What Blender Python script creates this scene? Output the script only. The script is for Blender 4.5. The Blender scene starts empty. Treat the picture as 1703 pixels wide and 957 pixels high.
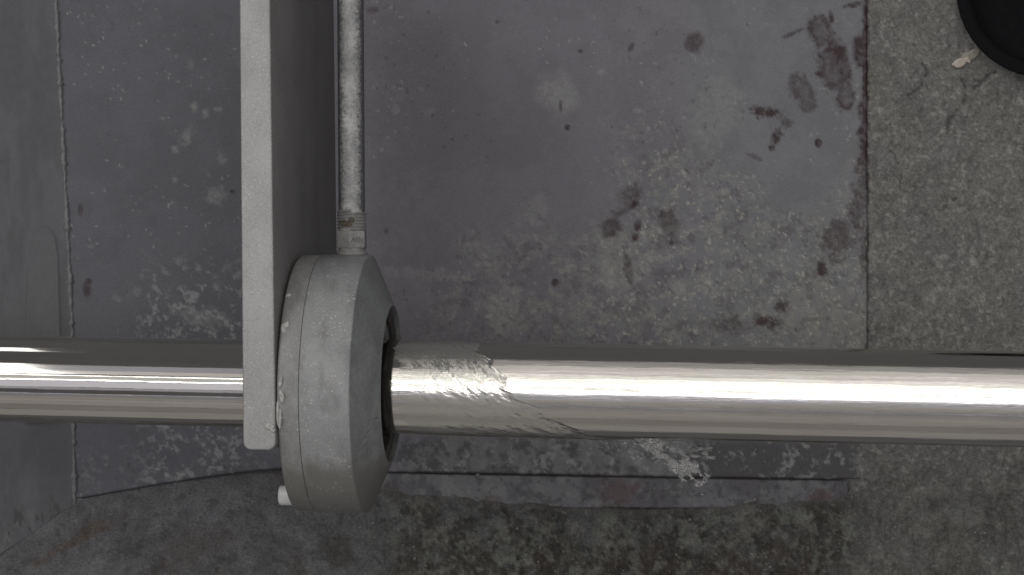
import bpy, bmesh, math, random
import numpy as np
from mathutils import Vector, Matrix

# ------------------------------------------------------------------ units
# u = one photo pixel at the depth of the shaft axis (z = 0); S metres per u.  +Z points up, towards the lens.
S = 0.0005
D = 3600.0            # lens height above the shaft axis, in u
CX, CY = 851.5, 478.5
R = math.radians
scn = bpy.context.scene
col = scn.collection
random.seed(7)

# ------------------------------------------------------------------ camera
cam = bpy.data.cameras.new('camera')
cam.sensor_width = 36.0
cam.lens = D / 1703.0 * 36.0
cam.clip_start = 0.01
cam.clip_end = 100
cam_o = bpy.data.objects.new('camera', cam)
cam_o.location = (0, 0, D * S)
cam_o.rotation_euler = (0, 0, 0)
col.objects.link(cam_o)
scn.camera = cam_o

# ------------------------------------------------------------------ world
w = bpy.data.worlds.new('World'); scn.world = w; w.use_nodes = True
bg = w.node_tree.nodes['Background']
bg.inputs[0].default_value = (0.97, 0.95, 1.0, 1)
bg.inputs[1].default_value = 0.085

# ------------------------------------------------------------------ area lights: overhead bands read from the shaft's reflections, plus added unseen panels
def area(name, loc, target, sx, sy, radiance, color=(1, 1, 1)):
    l = bpy.data.lights.new(name, 'AREA'); l.shape = 'RECTANGLE'
    l.size = sx; l.size_y = sy
    l.energy = radiance * math.pi * sx * sy
    l.color = color
    o = bpy.data.objects.new(name, l); col.objects.link(o)
    o.location = loc
    d = Vector(target) - Vector(loc)
    # local -Z to target, local X kept along world X
    z = (-d).normalized(); x = Vector((1, 0, 0)); x = (x - z * x.dot(z)).normalized(); y = z.cross(x)
    o.rotation_euler = Matrix((x, y, z)).transposed().to_euler()
    return o
T0 = (0, -0.08, 0)
W1, W2, W3 = (1.0, 0.975, 0.945), (1.0, 0.985, 0.975), (0.90, 0.89, 1.0)
WARM, TAN = (1.0, 0.90, 0.78), (1.0, 0.945, 0.87)
HL = 2.4                                     # height of the lamps above the shaft
for y, wd, rd, cl in [(2.10, .73, .55, W1), (1.47, .51, .85, W1), (1.16, .07, 3.4, W1), (1.04, .11, .9, W1), (.85, .24, 1.5, W1), (.69, .06, .85, W1), (.51, .28, 3.6, W2), (.24, .21, 1.4, W2),
                      (.07, .07, .8, W1), (-.13, .26, 4.2, W2), (-.37, .15, 1.5, W3), (-.51, .08, .35, W3), (-.63, .08, 1.0, W3), (-.89, .31, .32, W3), (-1.31, .48, .22, TAN)]:
    area('overhead_band', (0.12, y, HL), T0, 1.80, wd, rd, cl)  # overhead light in bands; dim strips added to fill gaps in the shaft's reflection
for y, wd, rd, cl in [(1.60, .80, .26, W3), (.95, .42, .46, W1), (.56, .08, 4.6, W2), (.32, .34, .46, W1), (.05, .10, 5.2, W2), (-.42, .72, .58, W3), (-.95, .26, .28, W3)]:
    area('left_band', (-1.34, y, HL), T0, 0.98, wd, rd, cl)  # bright lines read as tubes; wide dim panels added for the grey between
area('fill_panel', (-2.2, 1.4, 2.3), T0, 1.5, 1.5, 3.4, W2)  # unseen fill added outside the shaft's reflection to lift the diffuse light
area('left_band', (-1.17, 1.55, 0.04), (-0.3, -0.08, 0), 0.58, 0.34, 2.6, (1.0, 0.99, 0.97))
area('reflection_panel', (0.75, 1.9, 1.45), (0.75, -0.08, 0), 2.2, 0.62, 0.55, W1)  # unseen panel added to grade the upper reflection on the shaft
area('reflection_panel', (0.75, 1.9, 0.78), (0.75, -0.08, 0), 2.2, 0.66, 0.24, W1)  # dimmer lower half of the same added panel
for z, h, rd, cl in [(-.20, .60, .15, TAN), (.32, .40, .105, WARM), (.70, .30, .17, TAN), (1.0, .26, .20, TAN), (1.32, .30, .17, TAN), (1.72, .40, .14, W3), (1.98, .08, .5, W3)]:
    area('reflection_panel', (-0.1, -1.45, z), (-0.1, 0, z - .1), 3.6, h, rd, cl)  # unseen panels added for the tan bands reflected low on the shaft

scn.view_settings.view_transform = 'Standard'
scn.view_settings.look = 'None'
scn.view_settings.exposure = 0.2
scn.view_settings.gamma = 1.0
scn.render.engine = 'CYCLES'

# ------------------------------------------------------------------ noise (numpy value noise)
_rng = np.random.RandomState(11)
_tab = _rng.rand(512, 512)
def vnoise(x, y):
    xi = np.floor(x).astype(int); yi = np.floor(y).astype(int)
    fx = x - xi; fy = y - yi
    fx = fx * fx * (3 - 2 * fx); fy = fy * fy * (3 - 2 * fy)
    a = _tab[xi % 512, yi % 512]; b = _tab[(xi + 1) % 512, yi % 512]
    c = _tab[xi % 512, (yi + 1) % 512]; d = _tab[(xi + 1) % 512, (yi + 1) % 512]
    return (a * (1 - fx) + b * fx) * (1 - fy) + (c * (1 - fx) + d * fx) * fy
def fbm(x, y, scale, oct=5, gain=0.55, off=0.0):
    x = np.asarray(x, float) / scale + 37.3 + off; y = np.asarray(y, float) / scale + 91.7 + off * 1.7
    s = 0; a = 1.0; t = 0
    for k in range(oct):
        s = s + a * vnoise(x, y); t += a; a *= gain
        x, y = x * 1.97 + y * 0.31 + 5.2, y * 1.97 - x * 0.31 + 8.1
    return s / t
def sstep(a, b, x):
    t = np.clip((x - a) / (b - a), 0, 1); return t * t * (3 - 2 * t)
def blob(px, py, cx, cy, rx, ry, ang=0, rough=0.5, soft=0.35, scale=18, off=0):
    c, s = math.cos(R(ang)), math.sin(R(ang))
    dx, dy = px - cx, py - cy
    X = (dx * c + dy * s) / rx; Y = (-dx * s + dy * c) / ry
    d = np.sqrt(X * X + Y * Y) + rough * (fbm(px, py, scale, 4, 0.6, off) - 0.5) * 2
    return 1 - sstep(1 - soft, 1 + soft, d)

# ------------------------------------------------------------------ mesh helpers
def link(name, me, mat=None, parent=None, smooth=False):
    o = bpy.data.objects.new(name, me); col.objects.link(o)
    if mat: me.materials.append(mat)
    if parent: o.parent = parent
    if smooth: me.polygons.foreach_set('use_smooth', [True] * len(me.polygons))
    return o
def tag(o, label=None, cat=None, group=None, kind=None):
    if label: o['label'] = label
    if cat: o['category'] = cat
    if group: o['group'] = group
    if kind: o['kind'] = kind
    return o
def empty(name, loc=(0, 0, 0), rot=(0, 0, 0)):
    o = bpy.data.objects.new(name, None); col.objects.link(o)
    o.location = Vector(loc) * S; o.rotation_euler = rot
    o.empty_display_size = 0.02
    return o
def mesh(name, verts, faces):
    me = bpy.data.meshes.new(name)
    me.from_pydata([(v[0] * S, v[1] * S, v[2] * S) for v in verts], [], faces)
    me.update(); return me
def grid_mesh(name, P, color=None, flip=False):
    n, m = P.shape[:2]
    me = bpy.data.meshes.new(name)
    me.vertices.add(n * m); me.vertices.foreach_set('co', (P.reshape(-1, 3) * S).astype(np.float32).ravel())
    idx = np.arange(n * m).reshape(n, m)
    q = np.stack([idx[:-1, :-1], idx[:-1, 1:], idx[1:, 1:], idx[1:, :-1]], -1).reshape(-1, 4)
    if flip: q = q[:, ::-1]
    k = len(q)
    me.loops.add(k * 4); me.polygons.add(k)
    me.loops.foreach_set('vertex_index', q.ravel().astype(np.int32))
    me.polygons.foreach_set('loop_start', np.arange(0, k * 4, 4, dtype=np.int32))
    me.polygons.foreach_set('loop_total', np.full(k, 4, np.int32))
    me.polygons.foreach_set('use_smooth', np.ones(k, bool))
    me.update(calc_edges=True); me.validate()
    if color is not None:
        a = me.color_attributes.new('Col', 'FLOAT_COLOR', 'POINT')
        c = np.concatenate([color.reshape(-1, 3), np.ones((n * m, 1))], 1).astype(np.float32)
        a.data.foreach_set('color', c.ravel())
    return me
def prism(outline, z0, z1, bevel=0.0, name='prism', seg=3):
    """outline (x, y) polygon extruded from z0 to z1, bevelled (u)"""
    bm = bmesh.new()
    b = [bm.verts.new((x * S, y * S, z0 * S)) for x, y in outline]
    f = bm.faces.new(b)
    r = bmesh.ops.extrude_face_region(bm, geom=[f])
    for v in [g for g in r['geom'] if isinstance(g, bmesh.types.BMVert)]: v.co.z = z1 * S
    bmesh.ops.recalc_face_normals(bm, faces=bm.faces[:])
    if bevel:
        bmesh.ops.bevel(bm, geom=bm.edges[:], offset=bevel * S, segments=seg, profile=0.6, affect='EDGES', clamp_overlap=True)
    me = bpy.data.meshes.new(name); bm.to_mesh(me); bm.free(); return me
def lathe(profile, axis='X', n=96, name='lathe', a0=0, a1=360, closed=False):
    """profile: list of (axial, radius); closed=True joins the last to the first"""
    full = abs(a1 - a0) >= 359.9
    cnt = n if full else n + 1
    V = []; F = []
    for i in range(cnt):
        t = R(a0 + (a1 - a0) * i / n); c, s = math.cos(t), math.sin(t)
        for (x, r) in profile:
            V.append((x, r * c, r * s) if axis == 'X' else (r * s, x, r * c) if axis == 'Y' else (r * c, r * s, x))
    m = len(profile)
    lim = n if full else n
    for i in range(lim):
        j = (i + 1) % cnt
        for k in range(m if closed else m - 1):
            l = (k + 1) % m
            F.append((i * m + k, i * m + l, j * m + l, j * m + k))
    if not full and closed:
        F.append(tuple(range(m))); F.append(tuple(range((cnt - 1) * m, cnt * m))[::-1])
    me = mesh(name, V, F)
    bm = bmesh.new(); bm.from_mesh(me)
    bmesh.ops.remove_doubles(bm, verts=bm.verts[:], dist=1e-7)
    bmesh.ops.recalc_face_normals(bm, faces=bm.faces[:]); bm.to_mesh(me); bm.free()
    return me
def sharp_smooth(o, ang=30):
    me = o.data
    me.polygons.foreach_set('use_smooth', [True] * len(me.polygons))
    bm = bmesh.new(); bm.from_mesh(me)
    for e in bm.edges:
        if len(e.link_faces) == 2 and e.calc_face_angle(0) > R(ang): e.smooth = False
    bm.to_mesh(me); bm.free(); return o
def tube_data(pts, rad, n=8):
    """verts/faces of a closed tube; rad scalar or list"""
    V = []; F = []; m = len(pts)
    for i, p in enumerate(pts):
        p = Vector(p); a = Vector(pts[max(i - 1, 0)]); b = Vector(pts[min(i + 1, m - 1)])
        d = (b - a).normalized(); up = Vector((0, 0, 1)) if abs(d.z) < 0.9 else Vector((1, 0, 0))
        x = d.cross(up).normalized(); y = x.cross(d)
        r = rad[i] if hasattr(rad, '__len__') else rad
        for k in range(n):
            t = 2 * math.pi * k / n
            V.append(tuple(p + x * (r * math.cos(t)) + y * (r * math.sin(t))))
    for i in range(m - 1):
        for k in range(n):
            l = (k + 1) % n
            F.append((i * n + k, i * n + l, (i + 1) * n + l, (i + 1) * n + k))
    F.append(tuple(range(n))[::-1]); F.append(tuple(range((m - 1) * n, m * n)))
    return V, F
def lump(center, sx, sy, sz, seed, sub=2, rough=0.25):
    bm = bmesh.new(); bmesh.ops.create_icosphere(bm, subdivisions=sub, radius=1)
    rr = random.Random(seed); fr = [Vector((rr.uniform(-2, 2), rr.uniform(-2, 2), rr.uniform(-2, 2))) for _ in range(5)]
    ph = [rr.uniform(0, 6.28) for _ in range(5)]
    for v in bm.verts:
        k = 1 + rough * sum(math.sin(v.co.dot(f) * 1.6 + p) for f, p in zip(fr, ph)) / 2.2
        c = v.co * k; v.co = Vector(((c.x * sx) * S, (c.y * sy) * S, (c.z * sz) * S))
    me = bpy.data.meshes.new('lump'); bm.to_mesh(me); bm.free()
    return me
def wx(px, z): return (px - CX) * (D - z) / D
def wy(py, z): return (CY - py) * (D - z) / D

# ------------------------------------------------------------------ materials
def new_mat(name):
    m = bpy.data.materials.new(name); m.use_nodes = True
    nt = m.node_tree; b = nt.nodes['Principled BSDF']
    return m, nt, b
def N(nt, t, **kw):
    n = nt.nodes.new(t)
    for k, v in kw.items():
        if k in ('operation', 'blend_type', 'data_type', 'feature', 'layer_name', 'noise_dimensions', 'interpolation'): setattr(n, k, v)
        else: n.inputs[k].default_value = v
    return n
def coords(nt, scale=(1, 1, 1)):
    tc = N(nt, 'ShaderNodeTexCoord'); mp = N(nt, 'ShaderNodeMapping'); mp.inputs['Scale'].default_value = scale
    nt.links.new(tc.outputs['Object'], mp.inputs['Vector']); return mp.outputs['Vector']
def noise(nt, vec, scale, detail=6, rough=0.6):
    n = N(nt, 'ShaderNodeTexNoise', Scale=scale, Detail=detail, Roughness=rough)
    nt.links.new(vec, n.inputs['Vector']); return n.outputs['Fac']
def ramp(nt, fac, stops):
    r = N(nt, 'ShaderNodeValToRGB'); e = r.color_ramp.elements
    while len(e) < len(stops): e.new(0.5)
    for k, (p, c) in enumerate(stops):
        e[k].position = p; e[k].color = (c, c, c, 1) if isinstance(c, (int, float)) else (*c, 1)
    nt.links.new(fac, r.inputs['Fac']); return r.outputs['Color']
def mixc(nt, fac, a, b, mode='MIX'):
    m = N(nt, 'ShaderNodeMix', data_type='RGBA', blend_type=mode)
    if isinstance(fac, (int, float)): m.inputs[0].default_value = fac
    else: nt.links.new(fac, m.inputs[0])
    for i, v in ((6, a), (7, b)):
        if isinstance(v, tuple): m.inputs[i].default_value = (*v, 1)
        else: nt.links.new(v, m.inputs[i])
    return m.outputs[2]
def math_n(nt, op, a, b=None):
    m = N(nt, 'ShaderNodeMath', operation=op)
    for i, v in ((0, a), (1, b)):
        if v is None: continue
        if isinstance(v, (int, float)): m.inputs[i].default_value = v
        else: nt.links.new(v, m.inputs[i])
    return m.outputs[0]
def bump(nt, b, h, strength, dist):
    n = N(nt, 'ShaderNodeBump', Strength=strength, Distance=dist)
    nt.links.new(h, n.inputs['Height']); nt.links.new(n.outputs['Normal'], b.inputs['Normal'])
def specks(nt, vec, scale, thr):
    v = N(nt, 'ShaderNodeTexVoronoi', Scale=scale); nt.links.new(vec, v.inputs['Vector'])
    wn = N(nt, 'ShaderNodeTexWhiteNoise'); nt.links.new(v.outputs['Position'], wn.inputs['Vector'])
    size = math_n(nt, 'MULTIPLY', wn.outputs['Value'], thr)
    return math_n(nt, 'LESS_THAN', v.outputs['Distance'], size)

def painted_ground(name, rough=0.6, fine=0.35, bstr=0.35, fscale=900, spec=0.35):
    m, nt, b = new_mat(name)
    at = N(nt, 'ShaderNodeVertexColor', layer_name='Col')
    v = coords(nt)
    f1 = noise(nt, v, fscale, 5, 0.7); f2 = noise(nt, v, fscale * 0.16, 6, 0.65)
    g = ramp(nt, f1, [(0.3, 1 - fine), (0.7, 1 + fine)])
    g2 = ramp(nt, f2, [(0.3, 1 - fine * 0.5), (0.72, 1 + fine * 0.5)])
    c = mixc(nt, 1.0, at.outputs['Color'], g, 'MULTIPLY'); c = mixc(nt, 1.0, c, g2, 'MULTIPLY')
    nt.links.new(c, b.inputs['Base Color'])
    b.inputs['Specular IOR Level'].default_value = spec
    nt.links.new(ramp(nt, f2, [(0.3, rough - 0.1), (0.7, rough + 0.12)]), b.inputs['Roughness'])
    bump(nt, b, math_n(nt, 'ADD', f1, f2), bstr, 0.0012)
    return m
M_plate = painted_ground('floor_plate_paint', 0.55, 0.20, 0.30, 700)
M_conc = painted_ground('rough_concrete', 0.8, 0.38, 1.0, 420, 0.25)
M_wall = painted_ground('wall_paint', 0.6, 0.12, 0.2, 800)

def dusty(name, base, dust, amount=0.5, speck=0.0, rough=0.6, up=True, fine=900, metallic=0.0, bstr=0.25, even=False, grime=False):
    """painted metal with pale powder settled on its upper faces"""
    m, nt, b = new_mat(name)
    v = coords(nt)
    n1 = noise(nt, v, fine, 5, 0.7); n2 = noise(nt, v, 45, 6, 0.65)
    d = ramp(nt, n2, [(0.25, (0.75 if even else 0.15) * amount), (0.75, amount)])
    if up:
        ge = N(nt, 'ShaderNodeNewGeometry'); sx = N(nt, 'ShaderNodeSeparateXYZ'); nt.links.new(ge.outputs['Normal'], sx.inputs[0])
        k = math_n(nt, 'ADD', sx.outputs['Z'], math_n(nt, 'MULTIPLY', math_n(nt, 'SUBTRACT', n1, 0.5), 1.1))
        u = ramp(nt, k, [(0.55, 0.0), (0.93, 1.0)])
        d = math_n(nt, 'MULTIPLY', d, u)
    c = mixc(nt, d, base, dust)
    c = mixc(nt, 1.0, c, ramp(nt, n1, [(0.3, 0.82), (0.7, 1.18)]), 'MULTIPLY')
    c = mixc(nt, 1.0, c, ramp(nt, noise(nt, v, 14, 4, 0.6), [(0.3, 0.86), (0.7, 1.1)]), 'MULTIPLY')
    if grime:
        st_ = noise(nt, coords(nt, (1.0, 0.45, 0.45)), 60, 6, 0.7)
        c = mixc(nt, ramp(nt, st_, [(0.48, 0.0), (0.70, 0.55)]), c, (0.105, 0.103, 0.10))
        c = mixc(nt, ramp(nt, noise(nt, v, 26, 5, 0.65), [(0.52, 0.0), (0.72, 0.45)]), c, (0.30, 0.30, 0.295))
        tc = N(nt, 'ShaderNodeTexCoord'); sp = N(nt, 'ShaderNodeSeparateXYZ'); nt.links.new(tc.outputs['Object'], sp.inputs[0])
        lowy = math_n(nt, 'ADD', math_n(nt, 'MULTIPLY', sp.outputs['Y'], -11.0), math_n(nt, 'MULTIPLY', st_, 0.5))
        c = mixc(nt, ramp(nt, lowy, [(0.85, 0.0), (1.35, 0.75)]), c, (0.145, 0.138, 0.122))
    if speck:
        s = specks(nt, v, 420, speck)
        s = math_n(nt, 'MULTIPLY', s, ramp(nt, noise(nt, v, 50, 3, 0.6), [(0.45, 0.0), (0.6, 1.0)]))
        c = mixc(nt, math_n(nt, 'MULTIPLY', s, 0.55), c, (0.60, 0.60, 0.58))
    nt.links.new(c, b.inputs['Base Color'])
    b.inputs['Roughness'].default_value = rough; b.inputs['Metallic'].default_value = metallic
    b.inputs['Specular IOR Level'].default_value = 0.35
    bump(nt, b, math_n(nt, 'ADD', n1, n2), bstr, 0.0008)
    return m
M_bracket = dusty('bracket_paint', (0.205, 0.198, 0.194), (0.36, 0.355, 0.35), 0.85, 0.26, 0.65, even=True)
M_web_shaded = dusty('web_paint_shaded', (0.155, 0.15, 0.15), (0.16, 0.16, 0.16), 0.4, 0, 0.7)  # bracket paint made darker, so the rib carries its shadow in the colour
M_house = dusty('housing_paint', (0.215, 0.218, 0.218), (0.40, 0.40, 0.39), 0.45, 0.32, 0.5, grime=True, bstr=0.5)
M_flange = dusty('flange_paint', (0.20, 0.20, 0.195), (0.36, 0.36, 0.345), 0.5, 0.26, 0.55, grime=True)
M_cone = dusty('cone_paint', (0.190, 0.198, 0.197), (0.25, 0.25, 0.25), 0.3, 0.0, 0.55, fine=300, bstr=0.12, grime=True)
M_pipe = dusty('pipe_paint', (0.085, 0.085, 0.092), (0.52, 0.52, 0.50), 0.95, 0.0, 0.45, fine=420, bstr=.5)
M_fit = dusty('zinc_fitting', (0.17, 0.17, 0.17), (0.36, 0.35, 0.33), 0.6, 0.0, 0.62, metallic=0.0, fine=350, up=False, grime=True)
def simple(name, c, rough=0.6, metallic=0, var=0.25, scale=200, bs=0.2):
    m, nt, b = new_mat(name); v = coords(nt); f = noise(nt, v, scale, 5, 0.65)
    nt.links.new(mixc(nt, 1.0, c, ramp(nt, f, [(0.3, 1 - var), (0.7, 1 + var)]), 'MULTIPLY'), b.inputs['Base Color'])
    b.inputs['Roughness'].default_value = rough; b.inputs['Metallic'].default_value = metallic
    bump(nt, b, f, bs, 0.0006); return m
M_rubber = simple('black_rubber', (0.006, 0.006, 0.007), 0.85); M_rubber.node_tree.nodes['Principled BSDF'].inputs['Specular IOR Level'].default_value = .1
M_liner = simple('dark_liner', (0.045, 0.041, 0.037), 0.45)
M_seal = simple('grey_seal', (0.16, 0.16, 0.165), 0.5)
M_nylon = simple('pale_plastic', (0.50, 0.50, 0.49), 0.4, var=0.08)
M_putty = simple('pale_putty', (0.34, 0.34, 0.32), 0.5, var=0.25)
M_rust = simple('rust_crust', (0.075, 0.062, 0.045), 0.85, var=0.6, scale=500, bs=0.6)
M_ink = simple('dark_lettering', (0.13, 0.13, 0.13), 0.6)
M_fibre = simple('dark_grime', (0.11, 0.11, 0.107), 0.8)
M_chip = simple('cream_chip', (0.40, 0.35, 0.30), 0.55, var=0.2)
M_chip2 = simple('tan_chip', (0.23, 0.215, 0.185), 0.6, var=0.35)
M_debris = simple('grit', (0.17, 0.17, 0.155), 0.85, var=0.5, scale=120)

m, nt, b = new_mat('polished_steel'); M_steel = m
v = coords(nt, (6, 400, 400)); f = noise(nt, v, 1.0, 4, 0.6)
v2 = coords(nt, (12, 110, 110)); f2 = noise(nt, v2, 1.0, 4, 0.55)
nt.links.new(ramp(nt, f2, [(0.2, (0.60, 0.575, 0.525)), (0.8, (0.70, 0.68, 0.635))]), b.inputs['Base Color'])
b.inputs['Metallic'].default_value = 1.0
tc = N(nt, 'ShaderNodeTexCoord'); sp = N(nt, 'ShaderNodeSeparateXYZ'); nt.links.new(tc.outputs['Object'], sp.inputs[0])
wet = ramp(nt, math_n(nt, 'MULTIPLY', math_n(nt, 'SUBTRACT', sp.outputs['X'], 0.02), 8.0), [(0.0, 0.0), (0.8, 0.05)])
nt.links.new(math_n(nt, 'ADD', wet, ramp(nt, f, [(0.3, 0.035), (0.7, 0.09)])), b.inputs['Roughness'])
hh = math_n(nt, 'ADD', f, math_n(nt, 'MULTIPLY', f2, 3.5))
bn = N(nt, 'ShaderNodeBump', Distance=0.0006); nt.links.new(hh, bn.inputs['Height']); nt.links.new(bn.outputs['Normal'], b.inputs['Normal'])
nt.links.new(ramp(nt, math_n(nt, 'ADD', math_n(nt, 'MULTIPLY', sp.outputs['X'], 6.0), 0.5), [(0.3, 0.025), (0.7, 0.14)]), bn.inputs['Strength'])

m, nt, b = new_mat('water'); M_water = m
b.inputs['Base Color'].default_value = (0.9, 0.91, 0.89, 1)
b.inputs['Transmission Weight'].default_value = 0.94    # a little air in it
b.inputs['IOR'].default_value = 1.33
b.inputs['Roughness'].default_value = 0.2
v = coords(nt); f = noise(nt, v, 260, 3, 0.55); bump(nt, b, f, 0.3, 0.0006)

M_spray = M_water.copy(); M_spray.name = 'aerated_spray'; M_spray.node_tree.nodes['Principled BSDF'].inputs['Roughness'].default_value = 0.25
M_spray.node_tree.nodes['Principled BSDF'].inputs['Transmission Weight'].default_value = 0.93

# ------------------------------------------------------------------ setting: ground, floor plate, strip, side wall
ZF = -600.0                                  # top of the steel floor plate
def lerp3(a, b, t): return a * (1 - t[..., None]) + b * t[..., None]
C = lambda *c: np.array(c, float)

# ground sheet: concrete on the right, silt bank along the lower side, sunk bed below the plate
st = 2.6
gx = np.arange(-110, 1820, st); gy = np.arange(-110, 1075, st)
PX, PY = np.meshgrid(gx, gy, indexing='ij')
warp = 14 * (fbm(PX, PY, 60, 4) - 0.5)
edge = np.interp(PX, [-110, 0, 120, 260, 400, 560, 1060, 1430, 1820], [868, 842, 831, 806, 786, 800, 842, 812, 806]) + warp * np.interp(PX, [100, 400, 640], [.0, .0, 1])
below = np.clip(PY - edge, 0, None)
slope = np.interp(PX, [0, 400, 900, 1445, 1820], [1.0, 0.5, 0.45, 0.25, 0.22])
right = sstep(1441.5, 1446.5, PX + 9 * (fbm(PX, PY, 9, 3, .7) - 0.5))
bank = sstep(0, 26, PY - edge)
conc = np.maximum(right, sstep(1395, 1440, PX + 40 * (fbm(PX, PY, 30, 4) - .5)) * sstep(715, 745, PY))
Z = np.full_like(PX, ZF - 9)
Z = Z * (1 - conc) + (ZF + 2) * conc
Z = Z * (1 - bank) + np.maximum(Z, ZF - 1) * bank + below * slope * 1.3
lumps = fbm(PX, PY, 26, 5, 0.6); fine = fbm(PX, PY, 9, 3, 0.6, 3.0)
Z += bank * (1 - 0.6 * conc) * (np.interp(PX, [0, 300, 600, 760], [2, 5, 14, 30]) * (lumps - 0.5) + np.interp(PX, [0, 300, 600, 760], [.8, 2, 6, 12]) * (fine - 0.5))
Z += conc * (6.0 * (fbm(PX, PY, 14, 4, 0.7, 9.0) - 0.5) + 5.5 * (fine - 0.5))
# cracks in the concrete
def crack(pts, wdt):
    d = np.full(PX.shape, 1e9)
    jx = 7 * (fbm(PX, PY, 10, 3, .6, 4.) - .5); jy = 7 * (fbm(PX, PY, 10, 3, .6, 14.) - .5)
    for (x0, y0), (x1, y1) in zip(pts[:-1], pts[1:]):
        vx, vy = x1 - x0, y1 - y0; L = vx * vx + vy * vy
        t = np.clip(((PX - x0) * vx + (PY - y0) * vy) / L, 0, 1)
        d = np.minimum(d, np.hypot(PX + jx - x0 - t * vx, PY + jy - y0 - t * vy))
    return 1 - sstep(wdt * 0.4, wdt, d)
cr = np.maximum.reduce([crack([(1690, 112), (1650, 122), (1632, 138), (1606, 160), (1598, 180), (1578, 200), (1575, 220)], 3.6),
                        crack([(1632, 138), (1600, 132), (1612, 158)], 2.6),
                        crack([(1532, 104), (1545, 118), (1530, 145), (1510, 160)], 2.6),
                        crack([(1590, 330), (1568, 350), (1540, 358)], 2.0), crack([(1480, 250), (1500, 280), (1495, 330)], 1.8)])
cr *= sstep(.38, .5, fbm(PX, PY, 18, 3, .6, 21.))
Z -= 5 * cr * conc
c_conc = C(.172, .168, .153); c_conc2 = C(.148, .147, .140); c_dark = C(.05, .046, .042)
G = lerp3(np.broadcast_to(c_conc, PX.shape + (3,)), np.broadcast_to(c_conc2, PX.shape + (3,)), sstep(.36, .64, fbm(PX, PY, 70, 5, .6, 2.)))
G = lerp3(G, np.broadcast_to(C(.10, .10, .095), G.shape), 0.5 * sstep(.56, .70, fbm(PX, PY, 6, 3, .6, 6.)))
G = lerp3(G, np.broadcast_to(C(.30, .30, .275), G.shape), 0.5 * sstep(.60, .72, fbm(PX, PY, 7, 3, .6, 16.)))
G = lerp3(G, G * .72, sstep(.38, .66, fbm(PX, PY, 45, 6, .7, 91.)) * (.35 + .65 * sstep(700, 780, PY)))  # blotches, stronger lower down to paint in the light falling off
G = lerp3(G, np.broadcast_to(c_dark, G.shape), np.clip(cr * 0.6, 0, 1))
# bank colours: grey silt, greenish-pale lumps, dark brown rot, rust
bk = np.broadcast_to(C(.135, .138, .140), G.shape)
bk = lerp3(bk, np.broadcast_to(C(.20, .20, .175), G.shape), 0.8 * sstep(.48, .66, lumps) * sstep(560, 720, PX))
bk = lerp3(bk, np.broadcast_to(C(.062, .060, .056), G.shape), 0.85 * sstep(.48, .60, fbm(PX, PY, 24, 5, .68, 7.)) * sstep(560, 760, PX))
low = sstep(845, 940, PY + 60 * (fbm(PX, PY, 60, 4, .6, 5.) - .5)) * sstep(150, 330, PX)
bk = lerp3(bk, np.broadcast_to(C(.075, .065, .052), G.shape), 0.75 * low * sstep(.40, .58, fbm(PX, PY, 30, 5, .6, 31.)))
bk = lerp3(bk, np.broadcast_to(C(.085, .072, .058), G.shape), .5 * sstep(.5, .66, fbm(PX, PY, 55, 5, .65, 55.)) * sstep(600, 800, PX))
bk = lerp3(bk, np.broadcast_to(C(.215, .21, .19), G.shape), 0.6 * sstep(.58, .70, fbm(PX, PY, 9, 4, .6, 41.)) * sstep(600, 700, PX))
strip_l = sstep(-8, 4, 40 - np.abs((PY - 832) + (PX - 120) * 0.62 - 32)) * (1 - sstep(170, 260, PX))
clean = (1 - sstep(330, 640, PX + 120 * (fbm(PX, PY, 60, 4, .6, 44.) - .5))) * (1 - sstep(865, 935, PY + 50 * (fbm(PX, PY, 50, 4, .6, 45.) - .5) - .1 * PX))
bk = lerp3(bk, np.broadcast_to(C(.132, .131, .136), G.shape), np.maximum(clean, strip_l))
bk = lerp3(bk, bk * 1.3, .7 * sstep(.45, .65, fbm(PX, PY, 40, 6, .7, 64.)) * (1 - sstep(450, 700, PX)))
bk = lerp3(bk, bk * .6, .7 * sstep(.56, .7, fbm(PX, PY, 22, 6, .72, 65.)) * (1 - sstep(450, 700, PX)))
rusty = blob(PX, PY, 140, 893, 85, 7, -27, .9, .5, 12) + blob(PX, PY, 165, 872, 26, 8, -25, .6, .4, 10) + 0.5 * blob(PX, PY, 330, 900, 60, 25, -20, .9, .5, 14)
bk = lerp3(bk, np.broadcast_to(C(.105, .074, .048), G.shape), np.clip(rusty, 0, 1) * 0.45)
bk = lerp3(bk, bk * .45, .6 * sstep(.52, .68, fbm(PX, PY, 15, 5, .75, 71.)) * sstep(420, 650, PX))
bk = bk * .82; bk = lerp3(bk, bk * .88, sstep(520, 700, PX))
bk = lerp3(bk, np.broadcast_to(C(.17, .178, .155), G.shape), .55 * sstep(.54, .66, fbm(PX, PY, 20, 6, .7, 96.)) * sstep(560, 720, PX))
gl = np.hypot(0, (PY - 832) + (PX - 120) * .74) * .8
bk = lerp3(bk, np.broadcast_to(C(.03, .03, .032), G.shape), .9 * (1 - sstep(3, 8, gl)) * (1 - sstep(116, 126, PX)))
mb = bank * (1 - 0.55 * conc)  # bank colour over the lower concrete also stands in for light falloff
bankc = sstep(-4, 3, PY - edge) * (1 - sstep(300, 900, PX)) ; mb = np.maximum(mb, bankc * (1 - conc))
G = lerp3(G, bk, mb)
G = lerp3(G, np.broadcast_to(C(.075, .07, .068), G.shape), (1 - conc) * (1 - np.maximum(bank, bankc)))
P = np.stack([wx(PX, ZF), wy(PY, ZF), Z], -1)
ground = link('floor', grid_mesh('floor', P, np.clip(G, 0.01, 1)), M_conc); tag(ground, kind='structure')

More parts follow.
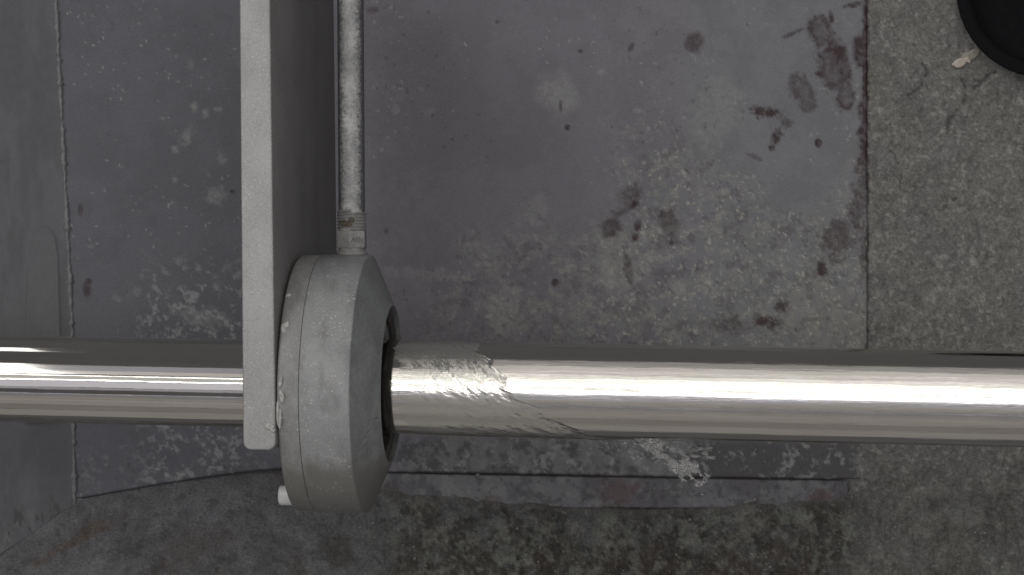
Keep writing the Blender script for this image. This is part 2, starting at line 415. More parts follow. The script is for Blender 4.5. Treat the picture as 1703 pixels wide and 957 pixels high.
# steel floor plate with worn paint and stains
nx, ny = 560, 340
u_ = np.linspace(0, 1, nx); v_ = np.linspace(0, 1, ny)
U, V = np.meshgrid(u_, v_, indexing='ij')
PX = 60 + U * (1443.5 - 60)
yb = np.interp(PX, [60, 125, 270, 400, 470, 640, 1160, 1443], [846, 832, 806, 787, 780, 786, 795, 799])
PY = -70 + V * (yb + 70)
PX = PX + V * 0 + np.where(U > 0.999, 1.6 * (fbm(PX * 0, PY, 9, 3) - .5) * 2, 0)
F = np.broadcast_to(C(.120, .114, .128), PX.shape + (3,))
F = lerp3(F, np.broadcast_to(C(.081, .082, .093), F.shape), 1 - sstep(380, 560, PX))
F = lerp3(F, np.broadcast_to(C(.134, .134, .141), F.shape), sstep(800, 1350, PX + 200 * (fbm(PX, PY, 160, 4) - .5)))
F = lerp3(F, F * 1.12, sstep(.40, .62, fbm(PX, PY, 60, 7, .7, 3.)))
mic = sstep(.35, .65, fbm(PX, PY, 5, 3, .7, 77.))
wear = sstep(-0.10, .25, (PY - 330) / 500 + (PX - 1000) / 900 * .55 + 1.2 * (fbm(PX, PY, 170, 4, .6, 8.) - .5)) * sstep(640, 800, PX)
F = lerp3(F, np.broadcast_to(C(.168, .172, .158), F.shape), wear * (.35 + .65 * mic) * sstep(.44, .62, fbm(PX + .4 * PY, PY, 30, 7, .74, 9.)) * .75)
F = lerp3(F, np.broadcast_to(C(.225, .225, .20), F.shape), wear * sstep(.53, .66, fbm(PX * .8, PY, 11, 5, .72, 12.)) * .75 * (.3 + .7 * mic))
F = lerp3(F, np.broadcast_to(C(.078, .072, .076), F.shape), wear * sstep(.52, .66, fbm(PX, PY, 15, 6, .76, 17.)) * .65)
edge_r = sstep(1150, 1443, PX) * sstep(420, 540, PY + 90 * (fbm(PX, PY, 50, 4) - .5))
F = lerp3(F, np.broadcast_to(C(.195, .198, .172), F.shape), edge_r * .5 * (.4 + .6 * mic))
pale = lambda f, k, **q: lerp3(F, np.broadcast_to(C(.225, .228, .215), F.shape), np.clip(f, 0, 1) * k * (.45 + .55 * mic))
F = pale(blob(PX, PY, 925, 155, 34, 30, 20, .5, .5, 22), .65)
for (x, y, a, bb, ag, k) in [(700, 455, 50, 9, 5, .4), (840, 520, 26, 36, 0, .6), (1190, 190, 40, 60, 20, .45), (1040, 440, 40, 50, 30, .55),
                             (895, 345, 14, 22, 20, .4), (890, 370, 9, 5, 0, .8), (657, 182, 7, 9, 0, .45), (700, 150, 5, 6, 0, .4), (715, 185, 8, 6, 0, .35),
                             (1000, 120, 8, 4, 0, .5), (1064, 185, 9, 4, 10, .6), (1110, 430, 22, 5, -30, .8), (1130, 480, 14, 10, 30, .8), (1205, 320, 9, 6, 0, .8),
                             (810, 440, 12, 4, 0, .5), (805, 510, 20, 7, 10, .5)]:
    F = pale(blob(PX, PY, x, y, a, bb, ag, .8, .4, 12, x * .01), k)
F = lerp3(F, F * 0 + C(.30, .30, .28), .55 * sstep(.80, .87, fbm(PX, PY, 6, 2, .6, 81.)) * sstep(.45, .6, fbm(PX, PY, 120, 3, .6, 82.)))
F = lerp3(F, F * 0 + C(.045, .04, .045), .6 * sstep(.79, .86, fbm(PX, PY, 7, 2, .6, 83.)) * sstep(.45, .6, fbm(PX, PY, 140, 3, .6, 84.)))
F = lerp3(F, F * 0 + C(.30, .30, .26), wear * .8 * sstep(.66, .76, fbm(PX, PY, 6, 3, .7, 101.)) * sstep(900, 1050, PX))
# chips and powder left of the bracket
lw = (1 - sstep(392, 420, PX)) * sstep(200, 270, PX)
F = lerp3(F, np.broadcast_to(C(.24, .245, .24), F.shape), lw * sstep(380, 540, PY + 120 * (fbm(PX, PY, 40, 3) - .5)) * sstep(.54, .70, fbm(PX, PY, 10, 5, .7, 22.)) * .75)
for (x, y, a, bb, ag, k) in [(324, 178, 7, 7, 0, .8), (342, 186, 5, 8, 10, .8), (362, 181, 6, 4, 20, .7), (312, 228, 9, 15, 20, .6), (291, 248, 6, 6, 0, .8),
                             (368, 264, 8, 9, 30, .6), (360, 326, 16, 12, 0, .7), (291, 300, 4, 6, 0, .8), (270, 197, 4, 2, 0, .6), (318, 106, 5, 7, 0, .3),
                             (345, 530, 30, 14, 0, .7), (310, 520, 20, 10, 0, .5), (228, 485, 6, 7, 0, .5), (195, 497, 7, 4, 20, .6), (150, 410, 6, 4, 0, .5)]:
    F = pale(blob(PX, PY, x, y, a, bb, ag, .9, .55, 7, x * .013), k * .8)
# dark red-brown marks: prints near the joint, drips, pits
mar = np.zeros_like(PX)
def mk(x, y, a, bb, ag=0, k=1.0, rg=.45, sc=14, sf=.4):
    rg = min(rg * 1.25, 1.1); sc = sc * .7; k = min(1, k * 1.15)
    global mar
    mar = np.maximum(mar, k * blob(PX, PY, x, y, a, bb, ag, rg, sf, sc, (x + y) * .01))
def ring(x, y, a, bb, ag, wd, k, dens=.3):
    """outline of a wet print: dark rim, thinner inside"""
    global mar
    o1 = blob(PX, PY, x, y, a, bb, ag, .5, .22, 8, x * .01); i1 = blob(PX, PY, x, y, a - wd, bb - wd, ag, .35, .35, 10, x * .01)
    mar = np.maximum(mar, k * np.clip(o1 - (1 - dens) * i1, 0, 1))
ring(1366, 52, 19, 27, -14, 7, .85, .6); ring(1388, 116, 27, 38, -14, 9, .9, .7); mk(1403, 108, 11, 38, -12, 1., .25, 12); mk(1383, 30, 4, 12, -8, .9, .3); mk(1386, 75, 9, 18, -12, .8, .3)
ring(1337, 152, 17, 30, -30, 8, .65, .7); mk(1345, 176, 15, 9, 0, .6); mk(1320, 142, 10, 14, 0, .5, .7); ring(1408, 164, 16, 20, 5, 7, .85, .6); mk(1432, 85, 12, 24, 0, .9, .4)
mk(1320, 55, 20, 3, -25, .6, .8, 8); mk(1420, 8, 22, 4, -12, .7, .6, 8)
mk(1270, 188, 24, 8, 5, .95, .9, 9); mk(1292, 226, 8, 14, 20, .8, .8, 9); mk(1283, 247, 6, 5, 0, .9); mk(1310, 205, 12, 7, 40, .5, .9, 9); mk(1361, 238, 5, 7, 0, .95); mk(1258, 262, 14, 4, 20, .4)
mk(1438, 240, 10, 75, 0, .9, .8, 20); mk(1432, 320, 14, 60, 8, .6, .9, 16); mk(1395, 400, 26, 34, 20, .55, .9, 12); mk(1366, 448, 9, 13, 0, .8, .6); mk(1440, 120, 6, 130, 0, .95, .5, 14); mk(1437, 420, 7, 40, 0, .6, .9, 10)
mk(1055, 340, 7, 9, 30, .9); mk(1048, 328, 14, 18, 40, .5, .8); mk(1060, 376, 6, 8, 0, .95); mk(1018, 380, 15, 20, 20, .65, .6); mk(1056, 396, 6, 8, 40, .8); mk(1105, 358, 6, 7, 0, 1.); mk(1115, 372, 14, 22, -25, .55, .6); mk(1117, 405, 4, 4, 0, .9)
mk(1045, 445, 7, 26, -12, .6, .7); mk(1030, 355, 22, 7, -30, .5, .7); mk(1157, 70, 16, 17, 0, .6, .4); mk(944, 212, 4, 4, 0, .95); mk(932, 178, 2.5, 9, 0, .7, .7, 6)
mk(965, 85, 4, 3, 0, .7); mk(1050, 80, 4, 8, 25, .6); mk(828, 37, 4, 3, 0, .6); mk(642, 384, 4, 5, 0, .7); mk(923, 470, 6, 6, 0, .7); mk(1300, 510, 10, 10, 0, .8, .7); mk(1275, 535, 20, 11, 10, .75, .8, 10); mk(1215, 540, 40, 12, 0, .4, .9); mk(388, 320, 5, 2.5, 25, .9)
mk(621, 18, 10, 6, 0, .5); mk(145, 480, 7, 16, 0, .7, .6); mk(108, 495, 4, 14, 0, .8, .6); mk(133, 350, 4, 10, 0, .6)
mar = mar * (.6 + .4 * sstep(.36, .56, fbm(PX, PY, 7, 4, .7, 19.)))
F = lerp3(F, np.broadcast_to(C(.026, .012, .014), F.shape), np.clip(mar * 1.1, 0, 1) * .96)
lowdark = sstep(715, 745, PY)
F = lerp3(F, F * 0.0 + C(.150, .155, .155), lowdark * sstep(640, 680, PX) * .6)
F = lerp3(F, F * 0 + C(.055, .052, .056), lowdark * sstep(.44, .66, fbm(PX, PY, 20, 6, .72, 26.) + .5 * sstep(1130, 1180, PX) * (1 - sstep(1390, 1440, PX + 30 * (fbm(PX, PY, 20, 3) - .5)))) * sstep(640, 670, PX) * .85)  # dark stain, deepened on the right as shade painted under the shaft
F = lerp3(F, F * 0 + C(.26, .265, .26), lowdark * sstep(.56, .72, fbm(PX, PY, 12, 5, .7, 36.)) * (.25 + .45 * sstep(500, 640, PX)))
F = lerp3(F, F * 0 + C(.05, .042, .042), sstep(-5, -1, PY - yb) * .7 * sstep(.35, .55, fbm(PX, PY, 30, 4, .7, 52.)))
Zp = ZF + 3.0 * (fbm(PX, PY, 240, 3) - .5) + 1.8 * wear * (fbm(PX, PY, 17, 4, .6, 12.) - .5) - 1.2 * mar
Zp = np.where(np.minimum.reduce([1443.6 - PX, yb - PY]) < 1.2, ZF - 6, Zp)
P = np.stack([wx(PX, ZF), wy(PY, ZF), Zp], -1)
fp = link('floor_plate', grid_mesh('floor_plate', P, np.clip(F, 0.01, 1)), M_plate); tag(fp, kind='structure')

# flat steel strip lying along the lower edge of the plate
nx, ny = 420, 26
U, V = np.meshgrid(np.linspace(0, 1, nx), np.linspace(0, 1, ny), indexing='ij')
PX = 600 + U * (1412 - 600)
t0 = np.interp(PX, [215, 400, 640, 1160, 1443], [822, 788, 787.3, 796.3, 800.3]); t1 = np.interp(PX, [215, 470, 640, 1060, 1408], [850, 846, 843, 847, 850])
PY = t0 + V * (t1 - t0)
F = np.broadcast_to(C(.135, .137, .143), PX.shape + (3,))
F = lerp3(F, F * 0 + C(.095, .092, .099), sstep(.45, .6, fbm(PX, PY, 40, 5, .6, 3.)))
F = lerp3(F, F * 0 + C(.18, .185, .185), .6 * sstep(.54, .68, fbm(PX, PY, 22, 5, .6, 13.)))
F = lerp3(F, F * 0 + C(.075, .034, .034), .6 * np.clip(blob(PX, PY, 1030, 815, 30, 22, 0, .8, .5, 14) + blob(PX, PY, 1365, 826, 22, 14, 0, .7, .5, 12) + .7 * blob(PX, PY, 820, 832, 20, 9, 0, .8, .5, 10) + .6 * blob(PX, PY, 650, 825, 14, 18, 0, .8, .5, 10), 0, 1))
F = lerp3(F, F * 0 + C(.055, .03, .027), np.maximum(sstep(-7, -1, PY - t1) * .9 * sstep(.40, .5, fbm(PX, PY, 25, 3, .6, 2.)), .75 * blob(PX, PY, 400, 838, 55, 7, -5, .8, .5, 12)))
F = lerp3(F, F * 0 + C(.05, .047, .05), .6 * sstep(.52, .66, fbm(PX, PY, 12, 5, .72, 61.)))
Zs = ZF + 0.5 + 2 * (fbm(PX, PY, 30, 4) - .5)
bord = (V < .001) | (V > .999) | (U < .001) | (U > .999)
Zs = np.where(bord, ZF - 6, Zs)
P = np.stack([wx(PX, ZF), wy(PY, ZF), Zs], -1)
fs = link('floor_strip', grid_mesh('floor_strip', P, np.clip(F, .01, 1)), M_plate); tag(fs, kind='structure')

# side wall, leaning away to the left, with a weld bead in the corner
def crease(py): return np.interp(py, [-120, 0, 520, 832, 1080], [86, 93, 119, 124, 128])
nx, ny = 120, 300
U, V = np.meshgrid(np.linspace(0, 1, nx), np.linspace(0, 1, ny), indexing='ij')
PY = -120 + V * 1200
X0 = wx(crease(PY), ZF); L = U * 300
Xw = X0 + 14 - L; Zw = ZF - 10 + L * 0.72
fil = np.exp(-L / 14.0); Zw += 5 * fil
sx_ = PX = CX + Xw * D / (D - Zw)
F = np.broadcast_to(C(.122, .124, .130), PX.shape + (3,))
F = lerp3(F, F * 1.15, sstep(.4, .65, fbm(PX * 1.0, PY * .25, 30, 4, .6, 5.)))
F = lerp3(F, F * 0 + C(.19, .19, .18), .5 * sstep(.6, .7, fbm(PX, PY, 14, 4, .6, 15.)) * sstep(780, 860, PY))
F = lerp3(F, F * 0 + C(.05, .045, .042), .8 * sstep(.62, .70, fbm(PX, PY * .5, 9, 4, .6, 25.)) * sstep(780, 900, PY))
P = np.stack([Xw, wy(PY, ZF), Zw], -1)
wall = link('wall_side', grid_mesh('wall_side', P, np.clip(F, .01, 1), flip=True), M_wall); tag(wall, kind='structure')
pts = []; rad = []
rr = random.Random(3)
for i in range(240):
    py = -100 + i * 4.0
    pts.append((float(wx(crease(py), ZF)) + rr.uniform(-1.2, 1.2), float(wy(py, ZF)), ZF + 2 + rr.uniform(-1, 1)))
    rad.append(3.8 + .5 * math.sin(i * 1.9) + 1.4 * math.sin(i * .23) + rr.uniform(-.6, .6) + (3 if rr.random() < .05 else 0))
V_, F_ = tube_data(pts, rad, 10)
M_weld = simple('weld_paint', (0.135, 0.137, 0.140), 0.6, var=0.25, scale=150)
link('weld_bead', mesh('weld_bead', V_, F_), M_weld, wall, True)
# doubler plate with a round end welded on the side wall
def on_wall(px, py, h):
    # point of the wall seen at (px, py), raised by h along its normal
    X0 = float(wx(crease(py), ZF)); k = (px - CX) / D
    # X = X0+14-L ; Z = ZF-10+.72L ; X = k*(D-Z)
    Lw = (X0 + 14 - k * (D - ZF + 10)) / (1 - k * .72 * 1.0) if True else 0
    z = ZF - 10 + .72 * Lw
    return Vector((X0 + 14 - Lw + .58 * h, float(wy(py, ZF)), z + .81 * h))
outl = [(40 + 0, 700), (40, 560), (41, 500), (44, 450), (50, 415), (58, 392), (68, 381), (77, 381), (85, 388), (90, 400), (94, 430), (96, 500), (97, 560), (97, 700)]
V_ = [on_wall(x, y, -4) for x, y in outl] + [on_wall(x, y, 4.5) for x, y in outl]
n_ = len(outl)
F_ = [tuple(range(n_, 2 * n_))] + [(i, (i + 1) % n_, n_ + (i + 1) % n_, n_ + i) for i in range(n_)]
link('doubler_plate', mesh('doubler_plate', V_, F_), simple('doubler_paint', (0.137, 0.139, 0.145), 0.6, var=.08), wall)

# grit scattered over the bank and the lower strip
V_ = []; F_ = []
rr = random.Random(5)
bm0 = bmesh.new(); bmesh.ops.create_icosphere(bm0, subdivisions=1, radius=1)
bv = [v.co.copy() for v in bm0.verts]; bf = [[v.index for v in f.verts] for f in bm0.faces]; bm0.free()
for i in range(420):
    px = rr.uniform(560, 1700); py = rr.uniform(850, 957) if rr.random() < .75 else rr.uniform(742, 850)
    ix = int((px + 110) / st); iy = int((py + 110) / st)
    z = max(Z[ix, iy], ZF + (4 if py < 850 and px < 1420 else -99))
    r = rr.uniform(1.0, 3.2) * (1.8 if rr.random() < .06 else 1)
    q = Matrix.Rotation(rr.uniform(0, 6.28), 3, Vector((rr.random(), rr.random(), rr.random() + .1)).normalized())
    sc = (rr.uniform(.6, 1.7), rr.uniform(.5, 1.1), rr.uniform(.4, .8)); o_ = len(V_)
    for c in bv:
        p = q @ Vector((c.x * sc[0], c.y * sc[1], c.z * sc[2])) * r * rr.uniform(.8, 1.2)
        V_.append((wx(px, ZF) + p.x, wy(py, ZF) + p.y, z + p.z))
    F_ += [[o_ + k for k in f] for f in bf]
gr = link('grit', mesh('grit', V_, F_), M_debris)
tag(gr, 'pale grit scattered over the dirty bank below the shaft', 'grit', kind='stuff')

# ------------------------------------------------------------------ bracket plate
TILT = R(-4.9)                               # shaft, housing and bracket lean a little towards the lens on the right
br = empty('support_bracket', (-351, -255, 0), (0, TILT, 0))
tag(br, 'tall dust covered grey steel bracket plate standing edge on beside the round housing', 'bracket')
def rel(me, o):                     # shift mesh so it sits right under its parent empty
    me.transform(Matrix.Translation(-Vector(o.location))); return me
def tapered(xl0, xr0, xl1, xr1, y0, y1, z0, z1, bev, name):
    bm = bmesh.new(); vs = []
    for z in (z0, z1):
        for (x, y) in ((xl0, y0), (xr0, y0), (xr1, y1), (xl1, y1)): vs.append(bm.verts.new((x * S, y * S, z * S)))
    for f in ((0, 1, 2, 3), (4, 5, 6, 7), (0, 1, 5, 4), (1, 2, 6, 5), (2, 3, 7, 6), (3, 0, 4, 7)): bm.faces.new([vs[k] for k in f])
    bmesh.ops.recalc_face_normals(bm, faces=bm.faces[:])
    low = [e for e in bm.edges if all(abs(v.co.y - y0 * S) < 1e-6 for v in e.verts) and abs(e.verts[0].co.z - e.verts[1].co.z) > S]
    bmesh.ops.bevel(bm, geom=low, offset=13 * S, segments=5, profile=.5, affect='EDGES')
    bmesh.ops.bevel(bm, geom=[e for e in bm.edges if e.calc_face_angle(0) > .8], offset=bev * .7 * S, segments=3, profile=.5, affect='EDGES')
    me = bpy.data.meshes.new(name); bm.to_mesh(me); bm.free(); return me
sharp_smooth(link('plate', rel(tapered(-404, -351.5, -411, -363, -255, 620, -205, 212, 5.5, 'plate'), br), M_bracket, br), 50)
sharp_smooth(link('backing_rib', rel(tapered(-402, -357, -409, -367, -190, 620, -415, -206, 5, 'backing_rib'), br), M_web_shaded, br), 50)

# ------------------------------------------------------------------ bearing housing
HC = (-351, -158.5, 0)
hs = empty('bearing_housing', HC, (0, TILT, R(-0.6)))
tag(hs, 'thick round grey bearing housing encircling the shaft beside the bracket plate', 'bearing housing')
fl = lathe([(0, 132), (0, 206), (1.5, 210), (5, 212), (33, 212.6), (34.6, 212), (35, 210.5), (35, 132)], n=128, name='flange', closed=True)
sharp_smooth(link('flange', fl, M_flange, hs), 40)
bd = lathe([(35.2, 131), (35.2, 211), (35.8, 212.6), (38, 213.6), (70, 214.5), (113, 213.6), (115.5, 212.8), (116.5, 211.4), (116.5, 131)], n=128, name='body', closed=True)
sharp_smooth(link('body', bd, M_house, hs), 40)
cn = lathe([(116, 133), (116, 211.2), (116.9, 210.2), (151, 134), (153, 130.5), (151.5, 129.2), (112.5, 129.2)], n=128, name='bevelled_face', closed=True)
sharp_smooth(link('bevelled_face', cn, M_cone, hs), 25)
# rubber liner of the bore, fluted
V_ = []; F_ = []
prof = [(20, 128.6), (143, 128.6), (145, 126), (145, 119), (141, 112), (20, 110)]
n_ = 160
for i in range(n_):
    t = 2 * math.pi * i / n_; fl_ = 2.2 * max(0, math.cos(i * 2 * math.pi / 8)) ** 2
    for k, (x, r) in enumerate(prof):
        r2 = r - (fl_ if k >= 3 else 0); V_.append((x, r2 * math.cos(t), r2 * math.sin(t)))
m_ = len(prof)
for i in range(n_):
    for k in range(m_):
        F_.append((i * m_ + k, i * m_ + (k + 1) % m_, ((i + 1) % n_) * m_ + (k + 1) % m_, ((i + 1) % n_) * m_ + k))
sharp_smooth(link('bore_liner', mesh('bore_liner', V_, F_), M_liner, hs), 40)
sg = lathe([(60, 88), (134, 86), (136, 88), (136, 109), (60, 109)], n=24, name='seal_segment', a0=-62, a1=-12, closed=True)
sharp_smooth(link('seal_segment', sg, M_seal, hs), 35)
bt = lathe([(-31, 0), (-31, 13.0), (-29.5, 15.3), (-27, 16.3), (-1, 16.3), (-1, 0)], n=32, name='bolt')
bt.transform(Matrix.Translation(Vector((0, -186, 18)) * S))
sharp_smooth(link('bolt', bt, M_nylon, hs), 40)
# scuffs on the lower part of the bevelled face
V_ = []; F_ = []
rr = random.Random(9)
for i in range(12):
    a = R(-60 + 3.6 * i + rr.uniform(-1.5, 1.5)); s0 = rr.uniform(.3, .75); ln = rr.uniform(.12, .28); tw = rr.uniform(-.02, .05)
    pts = []; nseg = 7
    for k in range(nseg):
        q = k / (nseg - 1); s_ = s0 + ln * q; an = a + tw * q * q
        x = 116.9 + 34.1 * s_; r = 210.2 - 76.2 * s_
        pts.append((x, r * math.sin(an), r * math.cos(an)))
    V2, F2 = tube_data(pts, [.25 + rr.uniform(.2, .75) * math.sin(math.pi * k / (nseg - 1)) for k in range(nseg)], 6)
    o_ = len(V_); V_ += V2; F_ += [tuple(o_ + k for k in f) for f in F2]
g_ = link('scuff_marks', mesh('scuff_marks', V_, F_), M_fibre, hs, True); g_['kind'] = 'stuff'

# ------------------------------------------------------------------ shaft
SX, SY = -226.0, 478.5 - 642.5
sh = lathe([(-900, 0), (-900, 73), (-60, 73), (-58, 77.5), (1700, 77.5), (1700, 0)], n=160, name='drive_shaft')
ax = Vector((1, -0.0165, 0.085)).normalized()
sh_o = sharp_smooth(link('drive_shaft', sh, M_steel), 40)
zz = Vector((0, 0, 1)); yy = zz.cross(ax).normalized(); zz = ax.cross(yy)
MS = Matrix((ax, yy, zz)).transposed().to_4x4()
sh_o.matrix_world = Matrix.Translation(Vector((SX, SY, 0)) * S) @ MS
tag(sh_o, 'long polished steel shaft running across through the round housing', 'shaft')

# ------------------------------------------------------------------ water on the shaft
na, nb = 300, 340
A, B = np.meshgrid(np.linspace(-100, 125, na), np.linspace(0, 1, nb), indexing='ij')   # angle from lens side, + = lower side
xb = np.interp(A, [-100, -75, -40, 0, 25, 50, 75, 100, 125], [770, 795, 822, 868, 905, 960, 1010, 1075, 1160])
xb = xb + 44 * (fbm(A * 1.2, A * 0 + 3, 14, 3, .5) - .5)
xa = 655 + 50 * (fbm(A * 1.3, A * 0 + 60, 9, 4) - .5)
PXw = xa + (xb - xa) * B
xs = (PXw - 625)                                   # along the shaft
arc = R(1) * A * 76.5
# ripples stretched along the flow (down and to the right)
fx = xs * .82 + arc * .57; fy = -xs * .57 + arc * .82
rip = fbm(fx * .30, fy, 10, 5, .6, 2.) - .5
rip2 = fbm(xs * .6, arc, 5, 3, .6, 7.) - .5
grow = sstep(0, .45, B)
hgt = .3 + 1.6 * grow + (2.3 + 3.0 * sstep(.35, .95, B)) * rip * sstep(.0, .40, B) * sstep(-95, -50, A) + 1.0 * grow * rip2
hgt += 0.9 * np.exp(-((B - .92) / .04) ** 2) * (0.3 + fbm(A * 1.3, xs * 0, 6, 3, .6, 3.))
hgt = np.maximum(hgt, .12)
taper = sstep(0, .22, B) * (1 - sstep(.94, 1, B)) * sstep(-92, -45, A) * (1 - sstep(108, 125, A))
hgt = hgt * taper - .25 * (1 - taper)
rad_ = 77.5 + hgt
a_ = R(1) * A
P = np.stack([xs, -rad_ * np.sin(a_), rad_ * np.cos(a_)], -1)
wf = link('water_film', grid_mesh('water_film', P, flip=True), M_water)
wf.matrix_world = sh_o.matrix_world.copy()
tag(wf, 'rippling clear water wrapping round the shaft beside the housing', 'water', kind='stuff')

V_ = []; F_ = []
rr = random.Random(21)
bm0 = bmesh.new(); bmesh.ops.create_icosphere(bm0, subdivisions=2, radius=1)
bv = [v.co.copy() for v in bm0.verts]; bf = [[v.index for v in f.verts] for f in bm0.faces]; bm0.free()
def drop(px, py, z, ln, wd, th, ang, seed):
    r2 = random.Random(seed); fr = [Vector((r2.uniform(-3, 3), r2.uniform(-3, 3), r2.uniform(-3, 3))) for _ in range(4)]; o_ = len(V_)
    ca, sa = math.cos(R(ang)), math.sin(R(ang))
    for c in bv:
        k = 1 + .22 * sum(math.sin(c.dot(f) + i) for i, f in enumerate(fr)) / 2
        x, y, z_ = c.x * ln * k, c.y * wd * k + .35 * wd * math.sin(c.x * 3 + seed), c.z * th * k
        V_.append((wx(px, z) + x * ca + y * sa, wy(py, z) - x * sa + y * ca, z + z_))
    F_.extend([[o_ + k for k in f] for f in bf])
for i in range(26):                       # film leaving the underside of the shaft
    q = i / 25; drop(960 + 165 * q + rr.uniform(-6, 6), 724 + 14 * q + rr.uniform(-2, 2.5), rr.uniform(-30, 10), rr.uniform(9, 22), rr.uniform(1.2, 3.0), 2.0, rr.uniform(3, 14), i)
ns, nw = 150, 80                          # thin torn sheet of water flung down and to the right
Sg, Wg = np.meshgrid(np.linspace(0, 1, ns), np.linspace(-1, 1, nw), indexing='ij')
cxp = 1052 + 118 * Sg ** 0.9; cyp = 728 + 78 * Sg ** 1.35
half = 7 + 30 * Sg * (1.15 - .35 * Sg)
ppx = cxp + Wg * half * .62; ppy = cyp - Wg * half * .62
fl1 = fbm(Sg * 40, Wg * half, 7, 4, .6, 3.); fl2 = fbm(Sg * 90, Wg * half, 9, 4, .65, 13.)
zz_ = 25 - 130 * Sg + 14 * (fl1 - .5) * 2 + 5 * (fbm(Sg * 110, Wg * half * 1.2, 5, 3, .6, 23.) - .5) + 10 * Wg
ppx = ppx + 9 * (fbm(Sg * 60, Wg * half, 8, 3, .6, 33.) - .5); ppy = ppy + 9 * (fbm(Sg * 60, Wg * half, 8, 3, .6, 43.) - .5)
keep = fl2 < .70 - .18 * np.abs(Wg) ** 2 - .26 * Sg ** 1.8
off0 = len(V_)
for lay in (0.9, -0.9):
    for a_i in range(ns):
        for b_i in range(nw):
            z = zz_[a_i, b_i] + lay
            V_.append((wx(ppx[a_i, b_i], z), wy(ppy[a_i, b_i], z), z))
for a_i in range(ns - 1):
    for b_i in range(nw - 1):
        if keep[a_i, b_i] and keep[a_i + 1, b_i + 1]:
            q = [a_i * nw + b_i, a_i * nw + b_i + 1, (a_i + 1) * nw + b_i + 1, (a_i + 1) * nw + b_i]
            F_.append([off0 + k for k in q]); F_.append([off0 + ns * nw + k for k in q[::-1]])
for i in range(9): drop(1160 + rr.uniform(-8, 34), 752 + rr.uniform(-6, 10), rr.uniform(-90, 0), rr.uniform(5, 12), rr.uniform(1.5, 3.2), 2.2, rr.uniform(-8, 15), 300 + i)
for i in range(60):
    q = rr.random(); x = 1000 + 190 * q + rr.gauss(0, 14); y = 730 + 62 * q ** 1.3 + abs(rr.gauss(0, 12))
    r_ = rr.uniform(.7, 1.8); drop(x, y, rr.uniform(-160, 40), r_ * rr.uniform(1.2, 4), r_, r_, rr.uniform(5, 50), 100 + i)
ws = link('water_splash', mesh('water_splash', V_, F_), M_spray, smooth=True)
tag(ws, 'spray of water drops flung off below the shaft', 'water', kind='stuff')

# ------------------------------------------------------------------ pipe with fitting entering the housing
PXc = -266.0; YT = 55.0                             # YT: top of the housing
gp = empty('grease_pipe', (PXc, YT, 0), (0, 0, R(0.35)))
tag(gp, 'slim dusty pipe with threaded fitting screwed into top of the housing', 'pipe')
pp = lathe([(50, 20), (60, 21.8), (70, 22), (600, 22)], 'Y', 64, 'tube'); link('tube', pp, M_pipe, gp, True)
# thread: a real helix
V_ = []; F_ = []
nt_ = 48; turns = 6; pit = 5.2; steps = nt_ * turns
base = [(0, 22.2), (pit * .5, 25.2), (pit, 22.2)]
for i in range(steps + 1):
    t = 2 * math.pi * i / nt_
    for (dy, r) in base:
        V_.append((r * math.sin(t), 38 + dy + pit * i / nt_, r * math.cos(t)))
for i in range(steps):
    for k in range(2):
        F_.append((i * 3 + k, (i + 1) * 3 + k, (i + 1) * 3 + k + 1, i * 3 + k + 1))
sharp_smooth(link('thread', mesh('thread', V_, F_), M_fit, gp), 40)
link('thread_core', lathe([(30, 22.4), (68, 22.6), (70, 21)], 'Y', 48, 'thread_core'), M_fit, gp, True)
# hexagon nut: corners turned so that two flats face the lens
hexo = [(26.5 * math.sin(R(60 * k - 4)), 26.5 * math.cos(R(60 * k - 4))) for k in range(6)]
nut_me = prism([(x, y) for x, y in hexo], 10, 39, 2.0, 'nut', 3)
nut_me.transform(Matrix(((1, 0, 0, 0), (0, 0, 1, 0), (0, 1, 0, 0), (0, 0, 0, 1))))
bm = bmesh.new(); bm.from_mesh(nut_me); bmesh.ops.recalc_face_normals(bm, faces=bm.faces[:]); bm.to_mesh(nut_me); bm.free()
nut = sharp_smooth(link('nut', nut_me, M_fit, gp), 35)
# lettering on the right-hand flat
cu = bpy.data.curves.new('lettering', 'FONT'); cu.body = 'AEN'; cu.size = 11 * S; cu.extrude = .4 * S; cu.align_x = 'CENTER'; cu.align_y = 'CENTER'; cu.offset = .15 * S
lt = bpy.data.objects.new('lettering', cu); col.objects.link(lt)
bpy.context.view_layer.update()
dg = bpy.context.evaluated_depsgraph_get(); tme = bpy.data.meshes.new_from_object(lt.evaluated_get(dg)); bpy.data.objects.remove(lt)
ang = R(60 * 0 + 30 - 4); nd = 26.5 * math.cos(R(30)) + .3
tme.transform(Matrix.Translation(Vector((math.sin(ang) * nd, 24, math.cos(ang) * nd)) * S) @ Matrix.Rotation(ang, 4, 'Y'))
link('lettering', tme, M_ink, nut)
link('collar', lathe([(-3, 0), (-3, 24), (0, 26), (4, 25.5), (5, 22.5), (10.5, 22)], 'Y', 64, 'collar'), M_fit, gp, True)
rc = lump((0, 0, 0), 9, 7, 3.5, 4, 3, .6); rc.transform(Matrix.Translation(Vector((-3, 53, 23)) * S)); link('rust_crust', rc, M_rust, gp, True)

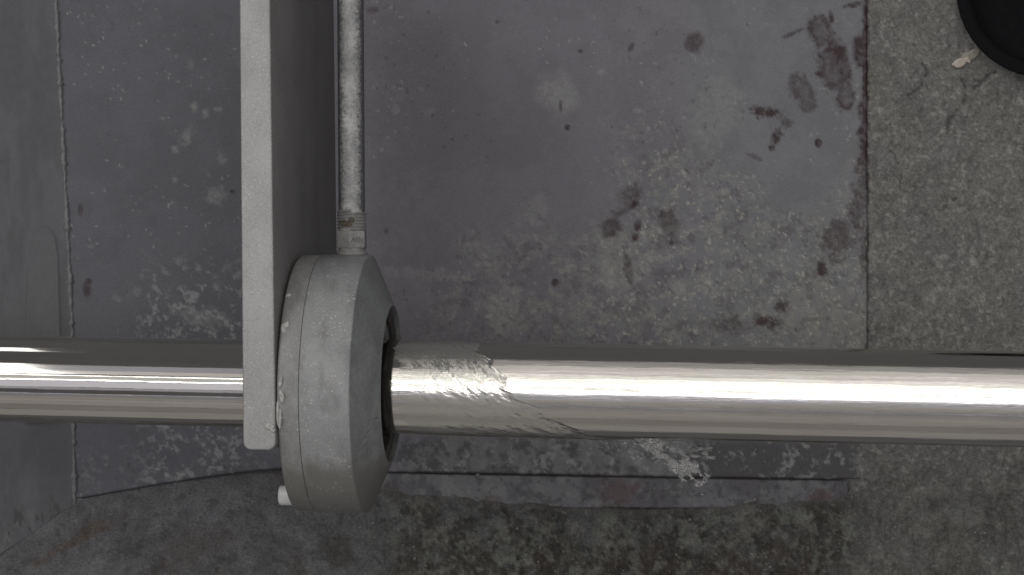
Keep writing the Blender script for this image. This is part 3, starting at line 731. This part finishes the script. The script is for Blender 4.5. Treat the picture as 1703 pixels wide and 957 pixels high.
# ------------------------------------------------------------------ putty lumps in the crevice between bracket and housing
putty = [(482, 500, 6, 8, 4, 150, 'topmost pale putty lump on the rim of the round housing'),
         (479, 518, 8, 8, 4, 158, 'wide pale putty lump just under the topmost one on the housing rim'),
         (474, 548, 6, 11, 3, 188, 'glossy flaky putty smear on the upper left rim of the housing'),
         (467, 634, 3.5, 8, 4, 213, 'narrow putty sliver above the round putty lump in the crevice'),
         (467, 658, 6.5, 10, 5, 213, 'round pale putty lump in the crevice level with the shaft'),
         (464, 690, 3, 17, 4, 210, 'long thin putty string low in the crevice beside the bracket'),
         (450, 711, 6, 6, 3, 212, 'small pale putty dab on the lower end of the bracket edge')]
for i, (x, y, a, b_, c_, z, lab) in enumerate(putty):
    o = link('putty_lump', lump((0, 0, 0), a * .95, b_ * .95, c_, 30 + i, 3, .6), M_putty, smooth=True)
    o.location = Vector((wx(x, z), wy(y, z), z)) * S
    tag(o, lab, 'putty', 'putty lumps along the crevice')

# ------------------------------------------------------------------ chip on the concrete and black rubber tub
zc = ZF + 6
ch = empty('broken_chip', (wx(1605, zc), wy(98, zc), zc), (0, 0, R(22)))
tag(ch, 'small broken cream chip lying on the concrete near the black tub', 'chip')
o = link('cream_piece', lump((0, 0, 0), 12, 6.5, 3, 51, 3, .4), M_chip, ch, True); o.location = Vector((-19, -3, 1)) * S
o = link('tan_piece', lump((0, 0, 0), 17, 12, 3.5, 52, 3, .2), M_chip2, ch, True); o.location = Vector((14, 2, 0)) * S
o = link('pale_edge', lump((0, 0, 0), 4.5, 7, 2.5, 53, 3, .4), M_chip, ch, True); o.location = Vector((3, -3, 2)) * S

zt = -545.0; kt = (D - zt) / D; rt = 149 * kt
tb = empty('rubber_tub', (wx(1741, zt), wy(-20, zt), ZF + 4))
tag(tb, 'round black rubber tub at the upper right corner on the concrete', 'tub')
H_ = zt - ZF - 4
tw = lathe([(0, 0), (0, rt * .80), (4, rt * .82), (H_ - 14, rt * .93), (H_ - 12, rt * .87), (9, rt * .80), (7, 0)], 'Z', 96, 'side_wall')
sharp_smooth(link('side_wall', tw, M_rubber, tb), 40)
rm = lathe([(H_ - 15, rt * .88), (H_ - 15, rt * .97), (H_ - 11, rt), (H_ - 4, rt), (H_, rt * .97), (H_ - 1, rt * .87), (H_ - 5, rt * .85)], 'Z', 96, 'rim', closed=True)
sharp_smooth(link('rim', rm, M_rubber, tb), 50)
